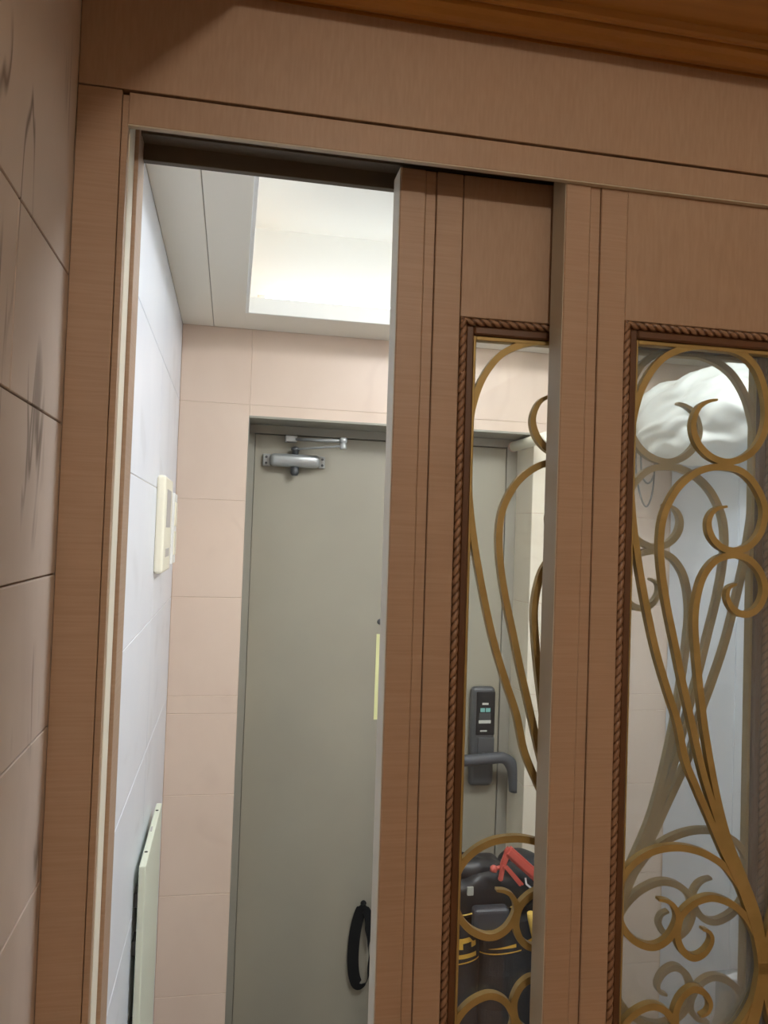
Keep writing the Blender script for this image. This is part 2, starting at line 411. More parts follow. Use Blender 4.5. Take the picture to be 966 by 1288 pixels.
def rope_mesh(L, r=0.0043, pitch=0.0215, sides=16):
    bm = bmesh.new(); n = int(L / pitch * 16); rings = []
    for i in range(n + 1):
        s = L * i / n; ring = []
        for k in range(sides):
            a = 2 * math.pi * k / sides
            rr = r * (0.52 + 0.54 * abs(math.cos(a - math.pi * 2 * s / pitch)) ** 0.6)
            ring.append(bm.verts.new((s - L / 2, rr * math.cos(a), rr * math.sin(a))))
        rings.append(ring)
    for i, (a, b) in enumerate(zip(rings, rings[1:])):
        for k in range(sides):
            f = bm.faces.new((a[k], a[(k + 1) % sides], b[(k + 1) % sides], b[k]))
            f.smooth = True
            ang = 2 * math.pi * (k + 0.5) / sides - math.pi * 2 * (L * (i + 0.5) / n) / pitch
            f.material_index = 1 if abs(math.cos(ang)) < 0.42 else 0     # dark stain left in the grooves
    bm.faces.new(rings[0][::-1]); bm.faces.new(rings[-1])
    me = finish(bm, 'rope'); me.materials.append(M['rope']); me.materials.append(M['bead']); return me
R_OFF, G_OFF = 0.0768, 0.0957     # rope outer edge and glass edge, from the panel edge
Z_TOP = 2.127; Z_BOT = HF + 0.008
ZR = 1.9590                       # top of the rope frame
ZRB = 2 * ZM - ZR
ROPE_H = rope_mesh(PW - 2 * R_OFF)
ROPE_V = rope_mesh(ZR - ZRB)
def sliding_door(name, x0, y0, label, seam):
    d = struct(empty(name, (x0, y0, Z_BOT)), label)
    B = (x0, y0, Z_BOT)
    X = lambda a: x0 + a
    t = 0.038
    def bb(n, a0, a1, b0, b1, c0, c1, m, bev=0.0008): return box(n, X(a0), X(a1), y0 + b0, y0 + b1, c0, c1, m, d, bev, 1, B)
    for s in (0, 1):
        f = (lambda a, b: (a, b)) if s == 0 else (lambda a, b: (PW - b, PW - a))
        bb('stile', *f(0, 0.0305), 0, t, Z_BOT, Z_TOP, M['veneer_v'], 0.0012)
        bb('groove_strip', *f(0.0309, 0.0432), 0.0022, t - 0.002, Z_BOT, Z_TOP, M['veneer_v'], 0.0006)
        bb('inner_stile', *f(0.0440, R_OFF - (0.0008 if seam else 0)), 0.0006, t - 0.001, Z_BOT, Z_TOP, M['veneer_v'], 0.0010)
        bb('stile_core', *f(0.029, 0.046), 0.006, t - 0.006, Z_BOT, Z_TOP, M['veneer_dark'], 0)
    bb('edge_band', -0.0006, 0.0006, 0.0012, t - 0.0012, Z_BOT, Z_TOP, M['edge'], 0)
    bb('top_panel', R_OFF, PW - R_OFF, 0.0008, t - 0.001, ZR, Z_TOP, M['veneer_h'], 0.0008)
    bb('bottom_panel', R_OFF, PW - R_OFF, 0.0008, t - 0.001, Z_BOT, ZRB, M['veneer_h'], 0.0008)
    # rope frame, dark bead and brass lip round the glass
    r = 0.0043
    for zz in (ZR - r, ZRB + r):
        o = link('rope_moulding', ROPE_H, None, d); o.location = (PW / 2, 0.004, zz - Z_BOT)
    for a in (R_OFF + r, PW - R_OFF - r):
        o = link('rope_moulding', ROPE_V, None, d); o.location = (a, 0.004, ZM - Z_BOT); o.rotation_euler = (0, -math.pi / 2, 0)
    a0, a1, c0, c1 = R_OFF + 0.0085, PW - R_OFF - 0.0085, ZRB + 0.0085, ZR - 0.0085
    wd = G_OFF - R_OFF - 0.0085
    for (p, q, u, v) in ((a0, a0 + wd, c0, c1), (a1 - wd, a1, c0, c1), (a0 + wd, a1 - wd, c1 - wd, c1), (a0 + wd, a1 - wd, c0, c0 + wd)):
        bb('glazing_bead', p, q, 0.0045, 0.0225, u, v, M['bead'], 0.002)
    fr = [(R_OFF, R_OFF + 0.0088, ZRB, ZR), (PW - R_OFF - 0.0088, PW - R_OFF, ZRB, ZR), (R_OFF + 0.0088, PW - R_OFF - 0.0088, ZR - 0.0088, ZR), (R_OFF + 0.0088, PW - R_OFF - 0.0088, ZRB, ZRB + 0.0088)]
    for (p, q, u, v) in fr: bb('rebate_strip', p, q, 0.006, t - 0.003, u, v, M['bead'], 0)
    g0, g1, h0, h1 = G_OFF, PW - G_OFF, ZRB + 0.019, ZR - 0.019
    for (p, q, u, v) in ((g0, g0 + 0.004, h0, h1), (g1 - 0.004, g1, h0, h1), (g0 + 0.004, g1 - 0.004, h1 - 0.005, h1), (g0 + 0.004, g1 - 0.004, h0, h0 + 0.005)):
        bb('brass_edging', p, q, 0.0095, 0.0220, u, v, M['brass'], 0.0008)
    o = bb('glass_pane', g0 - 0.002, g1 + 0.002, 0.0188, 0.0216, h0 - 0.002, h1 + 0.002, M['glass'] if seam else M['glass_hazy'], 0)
    o['label'] = 'clear glass pane'
    for me, dy in SCROLL:
        o = link('scroll_bar', me, None, d); o.location = (PW / 2, 0.0100 + dy, ZM - Z_BOT)
    return d
d1 = sliding_door('door_1', NX, NY, 'nearer veneer sliding door with rope-edged glass and gold scrolls, at the picture edge', False)
d2 = sliding_door('door_2', MX + 0.0070, MY, 'farther veneer sliding door slid halfway behind the nearer one, gold scrolls in glass', True)
d2.rotation_euler = (0, -0.0035, 0)      # hangs slightly out of plumb

# ================================================================== THE ENTRY
YW = 2.5; ZC = 2.3265
DX0, DX1, DZ = 0.042, 0.9785, 2.054        # door recess
YD = 2.66                                   # door leaf face
struct(box('floor_entry', XL - 0.03, 1.90, YB + 0.001, 2.75, -0.05, 0.0, M['floor_entry']), 'grey tiled entry floor')
wle = struct(boxes('wall_left_entry', [(XL - 0.05, XL - 0.0015, YF + 0.001, 2.75, 0, 2.7)], M['grout_white']), 'white marble tiled entry wall')
zrows = [0.0, 0.29, 0.59, 0.89, 1.19, 1.49, 1.79, 2.09, ZC]
for za, zb in zip(zrows, zrows[1:]):
    e = [YB, 1.30, 1.90, 2.50]
    for ya, yb in zip(e, e[1:]): tile(wle, 'X', ya, yb, za, zb, XL, M['white_tile'], gap=0.002, out=1)
wb = struct(boxes('wall_back', [(XL - 0.0015, DX0, YW + 0.0015, 2.75, 0, 2.7), (DX1 + 0.0015, 1.90, YW + 0.0015, 2.75, 0, 2.7), (DX0, DX1 + 0.0015, YW + 0.0015, 2.75, DZ + 0.004, 2.7)], M['grout_light']), 'pinkish tiled back wall around the entrance door')
zr2 = [0.0, 0.29, 0.59, 0.89, 1.136, 1.19, 1.49, 1.79, 2.09, ZC]
for za, zb in zip(zr2, zr2[1:]):
    for xa, xb in ((XL, DX0), (DX0, 0.642), (0.642, 1.242), (1.242, 1.48)):
        m_ = M['pink_tile'] if xa < 0.3 else M['cream_tile']
        if xb <= DX0 + 1e-6 or xa >= DX1: tile(wb, 'Y', xa, xb, za, zb, YW, M['pink_tile']); continue
        if zb > DZ: tile(wb, 'Y', xa, xb, max(za, DZ), zb, YW, M['pink_tile'])
        if xb > DX1 and za < DZ: tile(wb, 'Y', max(xa, DX1), xb, za, min(zb, DZ), YW, M['cream_tile'])
for za, zb in zip(zrows, zrows[1:]):       # tiled cheek of the door recess
    if za < DZ: tile(wb, 'X', YW, 2.655, za, min(zb, DZ - 0.004), DX1, M['cream_tile'], out=-1)
struct(box('wall_right_entry', 1.85, 1.90, YB, 2.75, 0, 2.7, M['white_paint']), 'white entry wall behind the cabinet')

# ceiling with lighting recess
LX0, LX1, LY0, LY1 = 0.025, 1.30, 1.04, 2.292    # opening
ce = struct(empty('ceiling_entry'), 'pale entry ceiling boards around a recessed light well')
SX = -0.0765
box('ceiling_panel', XL, SX - 0.0011, YB, YW, ZC, ZC + 0.02, M['ceiling'], ce, 0.001)
box('ceiling_panel', SX + 0.0011, LX0 - 0.008, YB, YW, ZC, ZC + 0.02, M['ceiling'], ce, 0.001)
box('ceiling_panel', LX1 + 0.008, 1.85, YB, YW, ZC, ZC + 0.02, M['ceiling'], ce)
box('ceiling_panel', LX0 - 0.008, LX1 + 0.008, YB, LY0 - 0.008, ZC, ZC + 0.02, M['ceiling'], ce)
box('ceiling_panel', LX0 - 0.008, LX1 + 0.008, LY1 + 0.008, YW, ZC, ZC + 0.02, M['ceiling'], ce)
box('seam_backing', SX - 0.01, SX + 0.01, YB, YW, ZC + 0.0025, ZC + 0.022, M['seam'], ce)
LIP = 0.042
for (a, b, c, d_) in ((LX0 - 0.009, LX0, LY0 - 0.009, LY1 + 0.009), (LX1, LX1 + 0.009, LY0 - 0.009, LY1 + 0.009), (LX0, LX1, LY0 - 0.009, LY0), (LX0, LX1, LY1, LY1 + 0.009)):
    box('light_well_lip', a, b, c, d_, ZC - 0.005, ZC + LIP, M['white_paint'], ce, 0.0015)
RX0, RX1, RY0, RY1, RZ = -0.10, 1.44, 0.975, 2.43, 2.62
for (a, b, c, d_) in ((RX0 - 0.01, RX0, RY0, RY1), (RX1, RX1 + 0.01, RY0, RY1), (RX0, RX1, RY0 - 0.01, RY0), (RX0, RX1, RY1, RY1 + 0.01)):
    box('light_well_side', a, b, c, d_, ZC + 0.02, RZ, M['white_paint'], ce)
box('light_well_top', RX0 - 0.01, RX1 + 0.01, RY0 - 0.01, RY1 + 0.01, RZ, RZ + 0.015, M['white_paint'], ce)
def flu_tube(p, q, label):
    p, q = Vector(p), Vector(q); mid = (p + q) / 2
    t = tag(empty('fluorescent_tube', (mid.x, mid.y, ZC + 0.02)), label, 'lamp', 'tubes hidden in the entry light well')
    dr = (q - p).normalized()
    o = Vector((mid.x, mid.y, ZC + 0.02))
    tube('lamp_tube', [p + dr * 0.02, q - dr * 0.02], 0.012, M['tube'], t, 12, local=o)
    for s, dd in ((p, dr), (q, -dr)):
        tube('tube_cap', [s, s + dd * 0.022], 0.0135, M['white_paint'], t, 12, local=o)
        a = s + dd * 0.011
        box('tube_holder', a.x - 0.008, a.x + 0.008, a.y - 0.008, a.y + 0.008, ZC + 0.02, a.z, M['white_paint'], t, local=o)
flu_tube((0.05, 2.37, 2.385), (1.27, 2.37, 2.385), 'white fluorescent tube along the far side of the ceiling light well')
flu_tube((-0.045, 1.15, 2.385), (-0.045, 2.22, 2.385), 'white fluorescent tube along the tiled-wall side of the ceiling light well')
flu_tube((1.38, 1.15, 2.385), (1.38, 2.35, 2.385), 'white fluorescent tube along the cabinet side of the ceiling light well')
lp_ = tag(empty('ceiling_lamp', (0.86, 1.30, RZ)), 'flat square white lamp added unseen on the roof of the entry light well', 'lamp')  # unseen lamp added to give the entry direct light
LPB = (0.86, 1.30, RZ)
box('lamp_base', 0.60, 1.12, 1.04, 1.56, RZ - 0.02, RZ, M['white_paint'], lp_, 0.002, 1, LPB)
box('fill_diffuser', 0.61, 1.11, 1.05, 1.55, RZ - 0.032, RZ - 0.02, M['fill_light'], lp_, 0, 1, LPB)
am = tag(empty('glow_lamp', (-0.02, 2.31, ZC + 0.02)), 'small amber lamp added in the corner of the ceiling light well', 'lamp')  # hidden bulb added to make an orange glow in the well
lathe('lamp_bulb', [(0.004, 0), (0.011, 0.008), (0.012, 0.022), (0.007, 0.034), (0.001, 0.038)], (0, 0, 0.015), (0, 0, 1), M['amber'], am, 14)
lathe('lamp_base', [(0.014, 0), (0.014, 0.012), (0.008, 0.016)], (0, 0, 0), (0, 0, 1), M['white_paint'], am, 14)

# ------------------------------------------------------------------ entrance door
fr = struct(empty('trim_3'), 'grey painted steel frame of the entrance door')
box('frame_leg', DX0, DX0 + 0.024, YD - 0.012, 2.72, 0, DZ - 0.032, M['steel_dark'], fr, 0.001)
box('frame_leg', 0.942, DX1 + 0.006, YD - 0.006, 2.72, 0, DZ - 0.032, M['steel_dark'], fr, 0.001)
box('frame_head', DX0, DX1 + 0.006, YD - 0.012, 2.72, DZ - 0.032, DZ - 0.004, M['steel_dark'], fr, 0.001)
box('frame_soffit', DX0, DX1, YW - 0.001, 2.70, DZ - 0.004, DZ + 0.003, M['steel_dark'], fr, 0.0008)
box('frame_liner', DX0 - 0.0005, DX0 + 0.002, YW - 0.001, YD - 0.012, 0, DZ - 0.004, M['steel_dark'], fr, 0.0004)
dr = struct(empty('door_3', (0.068, YD, 0.008)), 'grey painted steel entrance door with closer, digital lock and lever')
DB = (0.068, YD, 0.008)
box('door_leaf', 0.0675, 0.9405, YD, YD + 0.045, 0.012, DZ - 0.0345, M['steel'], dr, 0.0015, local=DB)
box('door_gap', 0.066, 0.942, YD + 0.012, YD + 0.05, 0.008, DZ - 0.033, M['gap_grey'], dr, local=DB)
# closer: body with end caps, plates, spindle, adjuster and two-piece arm
def W(p): return Vector(p) - Vector(DB)
cz_, cy_ = 1.7 + 0.2345, YD - 0.030
cx0, cx1 = 0.117, 0.281
clo = box('closer_body', cx0, cx1, cy_ - 0.021, cy_ + 0.021, cz_ - 0.021, cz_ + 0.021, M['alu'], dr, 0.014, 4, local=DB)
clo['label'] = 'silver door closer body'
for p in clo.data.polygons: p.use_smooth = True
CB = Vector(((cx0 + cx1) / 2, cy_, cz_))
def sub(o): o.parent = clo; return o
for xa, xb in ((0.094, 0.119), (0.279, 0.300)):
    pl = box('mounting_plate', xa, xb, YD - 0.016, YD - 0.001, cz_ - 0.020, cz_ + 0.020, M['alu'], clo, 0.003, local=CB)
for xa in (0.105, 0.291):
    for zz in (-0.010, 0.010):
        lathe('screw', [(0.0045, 0), (0.004, 0.003)], Vector((xa, YD - 0.016, cz_ + zz)) - CB, (0, -1, 0), M['alu_dark'], clo, 10)
sx = 0.199
lathe('adjuster', [(0.014, 0), (0.014, 0.022), (0.009, 0.030)], Vector((sx, cy_, cz_ - 0.019)) - CB, (0, 0, -1), M['alu_dark'], clo, 16)
lathe('spindle', [(0.011, 0), (0.011, 0.014), (0.015, 0.016), (0.015, 0.024), (0.006, 0.028)], Vector((sx, cy_, cz_ + 0.019)) - CB, (0, 0, 1), M['alu_dark'], clo, 16)
S = Vector((sx, cy_, cz_ + 0.038)); Eb = onY(432, 556.5, 2.52); Ft = Vector((0.176, YD - 0.030, 1.7 + 0.305))
def bar(name, a, b, w, h, m, parent, base):
    a, b = Vector(a), Vector(b); d = b - a; L = d.length
    bm = bmesh.new(); add_box(bm, 0, L, -w / 2, w / 2, -h / 2, h / 2)
    bmesh.ops.bevel(bm, geom=list(bm.edges), offset=min(w, h) * 0.25, segments=2, affect='EDGES')
    o = link(name, finish(bm, name), m, parent); o.location = a - Vector(base)
    o.rotation_euler = d.to_track_quat('X', 'Z').to_euler(); return o
bar('main_arm', S, Eb - Vector((0, 0, 0.012)), 0.016, 0.005, M['alu'], clo, CB)
tube('link_arm', [Eb + Vector((0, 0, 0.004)), Ft + Vector((0.02, -0.01, 0))], 0.0055, M['alu'], clo, 10, local=CB)
lathe('elbow_pin', [(0.010, -0.022), (0.011, -0.018), (0.011, -0.006), (0.007, -0.004), (0.012, 0.0), (0.012, 0.012), (0.006, 0.016)], Eb - CB, (0, 0, 1), M['alu'], clo, 16)
box('arm_shoe', Ft.x - 0.012, Ft.x + 0.026, Ft.y - 0.016, YD - 0.012, Ft.z - 0.010, Ft.z + 0.012, M['alu'], clo, 0.003, local=CB)
# digital lock
lx0, lx1, lz0, lz1 = 0.832, 0.918, 0.853, 1.191
lk = box('lock_body', lx0, lx1, YD - 0.036, YD - 0.0005, lz0, lz1, M['lock'], dr, 0.016, 4, local=DB)
lk['label'] = 'gunmetal digital door lock with black keypad'
LB = Vector(((lx0 + lx1) / 2, YD - 0.01825, (lz0 + lz1) / 2))
yf = YD - 0.036
box('keypad_panel', 0.848, 0.915, yf - 0.0025, yf + 0.004, 1.028, 1.176, M['lock_black'], lk, 0.004, local=LB)
box('lock_slider', 0.856, 0.915, yf - 0.0045, yf + 0.004, 0.960, 1.020, M['lock'], lk, 0.003, local=LB)
def flat(n, x0, x1, z0, z1, m, yy=yf - 0.0032, parent=lk, base=LB): return box(n, x0, x1, yy, yy + 0.0012, z0, z1, m, parent, local=base)
flat('printed_mark', 0.868, 0.890, 1.131, 1.138, M['print_light'])
flat('printed_key', 0.862, 0.878, 1.107, 1.120, M['print_teal'])
flat('printed_key', 0.881, 0.897, 1.107, 1.120, M['print_teal'])
flat('printed_key', 0.858, 0.899, 1.080, 1.104, M['alu_dark'])
flat('printed_label', 0.857, 0.900, 1.068, 1.079, M['print_light'])
flat('printed_mark', 0.863, 0.887, 1.040, 1.045, M['print_light'])
# lever: stem, long grip, bent-down end
YV = 2.585
lp = [onY(x, y, YV) for x, y in ((548, 957), (580, 957), (612, 954.5), (630, 953), (639, 957), (645, 966), (648, 977), (650, 994))]
lv = tube('lever', catmull([W(p) for p in lp], 5), 0.0165, M['grip'], dr, 14, radii=[0.0190 + 0.008 * max(0, (i - 18) / 17) for i in range(36)])
lv['label'] = 'dark grey lever handle with bent-down end'
bm_ = None
tube('lever_stem', [W((lp[2].x - 0.0, YV, lp[2].z)), W((lp[2].x, YD - 0.03, lp[2].z))], 0.012, M['lock'], dr, 14)
lathe('peephole', [(0.010, 0), (0.009, 0.004), (0.006, 0.005)], W((0.509, YD, 1.4056)), (0, -1, 0), M['alu_dark'], dr, 16)

# ------------------------------------------------------------------ things on the entry walls and door
def rounded(name, *a, **k):
    return box(name, *a, **k)
ic = tag(empty('intercom', (XL, 1.99, 1.70)), 'larger cream rounded intercom box mounted on the white tiled wall', 'intercom')
IB = (XL, 1.99, 1.70)
box('housing', XL, XL + 0.020, 1.88, 2.10, 1.593, 1.82, M['cream'], ic, 0.007, 4, IB)
box('back_plate', XL - 0.0005, XL + 0.004, 1.885, 2.095, 1.60, 1.813, M['grey_plastic'], ic, 0, 1, IB)
box('screen', XL + 0.0195, XL + 0.0208, 1.93, 2.05, 1.70, 1.79, M['grey_plastic'], ic, 0, 1, IB)
for k in range(3): box('button', XL + 0.0195, XL + 0.0215, 1.945 + 0.035 * k, 1.965 + 0.035 * k, 1.63, 1.65, M['grey_plastic'], ic, 0.0005, 1, IB)
sw = tag(empty('switch_plate', (XL, 2.28, 1.70)), 'slim white switch plate beyond the intercom near the wall corner', 'switch')
SB = (XL, 2.28, 1.70)
box('plate', XL, XL + 0.017, 2.225, 2.34, 1.60, 1.795, M['white_paint'], sw, 0.004, 3, SB)
box('side_band', XL - 0.0003, XL + 0.011, 2.2235, 2.3415, 1.602, 1.793, M['grey_plastic'], sw, 0.002, 2, SB)
for k in range(2): box('rocker', XL + 0.016, XL + 0.0195, 2.245, 2.32, 1.625 + 0.08 * k, 1.69 + 0.08 * k, M['cream'], sw, 0.002, 2, SB)
wp = tag(empty('wall_panel', (XL, 1.92, 0.30)), 'thin pale mint panel held off the white tiled wall on brackets', 'panel')
WB = (XL, 1.92, 0.30)
px1 = -0.1455
box('panel_board', px1 - 0.0145, px1, 1.735, 2.125, 0.30, 0.994, M['mint'], wp, 0.003, 3, WB)
for zz in (0.42, 0.62, 0.80, 0.90):
    box('bracket', XL - 0.0005, px1 - 0.013, 1.755, 1.80, zz, zz + 0.03, M['alu_dark'], wp, 0.001, 1, WB)
    box('bracket', XL - 0.0005, px1 - 0.013, 2.05, 2.095, zz, zz + 0.03, M['alu_dark'], wp, 0.001, 1, WB)
for yy in (1.81, 2.07): lathe('screw_hole', [(0.004, 0), (0.0035, 0.0012)], Vector((px1 - 0.0075, yy, 0.9935)) - Vector(WB), (0, 0, 1), M['gap'], wp, 10)
box('top_slot', px1 - 0.011, px1 - 0.007, 1.93, 1.96, 0.9935, 0.9946, M['grey_plastic'], wp, 0, 1, WB)

nb = box('notice_paper', 0.4985, 0.685, YD - 0.0016, YD - 0.0002, 1.076, 1.364, M['paper_y'])
tag(nb, 'pale yellow notice sheet stuck on the grey entrance door', 'paper')
st = tag(empty('strap_loop', (0.482, YD, 0.47)), 'black webbing strap loop hanging low on the grey entrance door', 'strap')
STB = Vector((0.482, YD, 0.47))
def strap_path():
    return [onY(x, y, YD - 0.012 - dy) for x, y, dy in ((456, 1138, 0.004), (450, 1146, 0.003), (444, 1168, 0), (440.5, 1200, 0), (441.5, 1226, 0), (447, 1241, 0.002), (456, 1241, 0.004), (463, 1230, 0.006), (465, 1210, 0.008), (463.5, 1192, 0.010), (466, 1176, 0.012), (467, 1160, 0.010), (464, 1146, 0.006), (457, 1138, 0.004))]
sp = catmull(strap_path(), 6)
bm = bmesh.new(); R_ = []
n = len(sp)
for i, p in enumerate(sp):
    t = (sp[min(i + 1, n - 1)] - sp[max(i - 1, 0)]).normalized()
    f = i / (n - 1)
    if f < 0.36: wd = 0.038
    elif f < 0.5: wd = 0.038 - (f - 0.36) / 0.14 * 0.032
    elif f < 0.72: wd = 0.005 + 0.004 * math.sin((f - 0.55) * 40)
    else: wd = 0.006 + min(1, (f - 0.72) / 0.08) * 0.022
    if f < 0.04 or f > 0.96: wd = 0.018
    nn = Vector((-t.z, 0, t.x)).normalized()
    inner = Vector((0.482, 0, 0.34)) - Vector((p.x, 0, p.z)); s = 1 if inner.dot(nn) > 0 else -1
    R_.append([bm.verts.new(p + nn * s * a + Vector((0, b, 0)) - STB) for a, b in ((-wd * 0.25, -0.0016), (wd * 0.75, -0.0016), (wd * 0.75, 0.0016), (-wd * 0.25, 0.0016))])
for a, b in zip(R_, R_[1:]):
    for k in range(4): bm.faces.new((a[k], a[(k + 1) % 4], b[(k + 1) % 4], b[k]))
bm.faces.new(R_[0][::-1]); bm.faces.new(R_[-1])
link('webbing', finish(bm, 'webbing'), M['black_web'], st)
hk = onY(457, 1136, YD)
lathe('hook', [(0.010, 0), (0.010, 0.003), (0.004, 0.005), (0.004, 0.022), (0.006, 0.024)], hk - STB, (0, -1, 0), M['black_web'], st, 12)

rt = tag(empty('blind_roll', (DX1 - 0.018, 2.50, 2.025)), 'cream roll fixed along the top of the recess cheek beside the entrance door', 'roll')
RB = Vector((DX1 - 0.018, 2.50, 2.025))
tube('roll', [(DX1 - 0.018, 2.64, 2.025), (DX1 - 0.018, 2.33, 2.025)], 0.0175, M['cream'], rt, 20, local=RB)
tube('end_cap', [(DX1 - 0.018, 2.648, 2.025), (DX1 - 0.018, 2.639, 2.025)], 0.0182, M['pink'], rt, 20, local=RB)
box('bracket', DX1 - 0.006, DX1, 2.56, 2.60, 2.01, 2.04, M['grey_plastic'], rt, 0.001, 1, RB)

# ------------------------------------------------------------------ cabinet and what lies on it
CXF = 1.48; CT = 1.972
cb = tag(empty('shoe_cabinet', (1.665, 1.75, 0)), 'tall blue-grey shoe cabinet along the entry wall behind the glass', 'cabinet')
CBB = (1.665, 1.75, 0)
box('body', CXF + 0.02, 1.849, 1.0, YW - 0.004, 0.06, CT, M['cab'], cb, 0.002, 1, CBB)
box('plinth', CXF + 0.05, 1.849, 1.0, YW - 0.004, 0, 0.06, M['grey_plastic'], cb, 0, 1, CBB)
for k in range(4):
    ya, yb = 1.0 + 0.374 * k, 1.0 + 0.374 * (k + 1)
    box('cabinet_door', CXF, CXF + 0.019, ya + 0.0012, yb - 0.0012, 0.065, CT - 0.003, M['cab'], cb, 0.0015, 1, CBB)

def blob_mesh(name, radii, amp, freq, seed, power=0.75, sub=5, flat_bottom=None, wrinkle=None):
    bm = bmesh.new(); bmesh.ops.create_icosphere(bm, subdivisions=sub, radius=1)
    for v in bm.verts:
        d = v.co.normalized()
        p = Vector([math.copysign(abs(c) ** power, c) for c in d])
        p = Vector((p.x * radii[0], p.y * radii[1], p.z * radii[2]))
        q = p * freq + Vector((seed * 7.1, seed * 3.3, seed))
        nz = noise.noise(q) + 0.5 * noise.noise(q * 2.1)
        if wrinkle: nz += wrinkle(p)
        p += d * amp * nz
        if flat_bottom is not None and p.z < flat_bottom(p): p.z = flat_bottom(p)
        v.co = p
    return finish(bm, name, True)
# white vinyl-covered bundle lying on the cabinet, sagging over its front edge
def sag(p):
    xw = p.x + 1.50
    base = CT + 0.002 - BZ
    return base if xw > CXF - 0.03 else base - 0.07 * min(1, (CXF - 0.03 - xw) / 0.09)
BZ = CT + 0.115
def vinyl_wr(p):
    # folds that fan out from the tied corner
    a = math.atan2(p.z + 0.10, p.y - 0.34)
    return (0.40 * math.sin(a * 26 + 3 * noise.noise(p * 7)) + 0.22 * math.sin(a * 61 + 5 * noise.noise(p * 11))) * max(0, 1 - abs(p.x + 0.18) / 0.2)
vb = tag(empty('vinyl_bundle', (1.50, 2.17, CT)), 'white vinyl-covered soft bundle lying on top of the tall cabinet', 'bundle')
o = link('cover', blob_mesh('cover', (0.255, 0.30, 0.14), 0.028, 4.5, 3, 0.72, 6, sag, vinyl_wr), M['vinyl'], vb)
o.location = (0, 0, BZ - CT)
def loop(pxs, Y):
    return catmull([onY(x, y, Y) for x, y in pxs], 6)
VB = (1.50, 2.17, CT)
tube('drawstring', loop([(800, 566), (800, 590), (803, 612), (807, 628), (812, 637), (817, 632), (821, 616), (823, 594), (824, 566)], 2.40), 0.0030, M['cord'], vb, 8, local=VB)
tube('drawstring', loop([(806, 572), (807, 596), (811, 605), (815, 608), (819, 605), (823, 596)], 2.395), 0.0030, M['cord'], vb, 8, local=VB)
# low box beside the cabinet with a leaflet on it
sb = tag(empty('storage_box', (1.435, 1.70, 0)), 'low narrow blue-grey storage box standing against the tall cabinet', 'box')
SBB = (1.435, 1.70, 0); SBZ = 0.50
box('body', 1.395, 1.479, 1.35, 2.06, 0.0, SBZ - 0.012, M['box_grey'], sb, 0.003, 2, SBB)
box('lid', 1.392, 1.4795, 1.345, 2.065, SBZ - 0.012, SBZ, M['box_grey'], sb, 0.003, 2, SBB)
def onZ(x, y, Z):
    d = ray(x, y); return EYE + d * ((Z - EYE.z) / d.z)
def leaf(name, pts, off, m, label, cat):
    bm = bmesh.new(); a = [bm.verts.new(p) for p in pts]; b = [bm.verts.new(p + Vector(off)) for p in pts]; n = len(pts)
    bm.faces.new(a); bm.faces.new(b[::-1])
    for i in range(n): bm.faces.new((a[i], a[(i + 1) % n], b[(i + 1) % n], b[i]))
    return tag(link(name, finish(bm, name), m), label, cat)
c0 = onZ(910, 1228, SBZ + 0.0002); c1 = onZ(935, 1220.5, SBZ + 0.0002); c2 = onZ(936, 1238, SBZ + 0.0002)
e1 = (c1 - c0); e2 = (c2 - c0) * 2.2
leaf('leaflet', [c0, c0 + e1, c0 + e1 + e2, c0 + e2], (0, 0, 0.0012), M['paper_w'], 'white folded leaflet lying on the low storage box', 'leaflet')
XS = 1.3948
leaf('paper_strip', [onX(x, y, XS) for x, y in ((907, 1247), (922, 1247), (908, 1310), (889, 1310))], (-0.001, 0, 0), M['paper_g'], 'narrow grey paper strip stuck on the side of the low storage box', 'paper strip')

# ------------------------------------------------------------------ hand cart with bags
YG = 2.20
ct = tag(empty('hand_cart', (0.83, 2.36, 0)), 'red metal folding hand cart holding black bags beside the entrance door', 'cart')
CTB = Vector((0.83, 2.36, 0))
def cart_tube(n, pts, r, m=M['red']): return tube(n, pts, r, m, ct, 10, local=CTB)
def cart_bar(n, a, b, w, h, m=M['red']): return bar(n, a, b, w, h, m, ct, CTB)
cart_tube('rail', [(0.70, 2.40, 0.08), (0.70, 2.40, 0.62)], 0.010)
cart_tube('rail', [(0.985, 2.40, 0.08), (0.985, 2.40, 0.62)], 0.010)
cart_tube('cross_bar', [(0.70, 2.40, 0.60), (1.075, 2.40, 0.60)], 0.009)
cart_tube('axle', [(0.56, 2.42, 0.08), (1.09, 2.42, 0.08)], 0.008, M['alu'])
for xx in (0.568, 1.078):
    wh = lathe('wheel', [(0.02, -0.016), (0.078, -0.016), (0.08, -0.010), (0.08, 0.010), (0.078, 0.016), (0.02, 0.016)], Vector((xx, 2.42, 0.08)) - CTB, (1, 0, 0), M['black_cloth'], ct, 28)
box('base_plate', 0.68, 1.01, 2.14, 2.41, 0.085, 0.095, M['red'], ct, 0.002, 1, CTB)
YH = 2.185
cart_bar('handle', onY(637, 1068, YH), onY(690, 1116, YH), 0.027, 0.030)
cart_bar('handle_arm', onY(640, 1067, YH), onY(632, 1090, YH), 0.014, 0.017)
cart_bar('handle_arm', onY(633, 1088, YH - 0.012), onY(629, 1108, YH - 0.012), 0.012, 0.013)
cart_bar('hinge_bar', onY(634, 1089, YH - 0.018), onY(655, 1114, YH - 0.018), 0.007, 0.008)
cart_bar('hinge_bar', onY(637, 1089, YH - 0.016), onY(658, 1113, YH - 0.016), 0.005, 0.006)
cart_bar('handle_post', onY(690, 1113, YH), (1.07, 2.40, 0.60), 0.016, 0.016)
kp = onY(621, 1093, YH - 0.006)
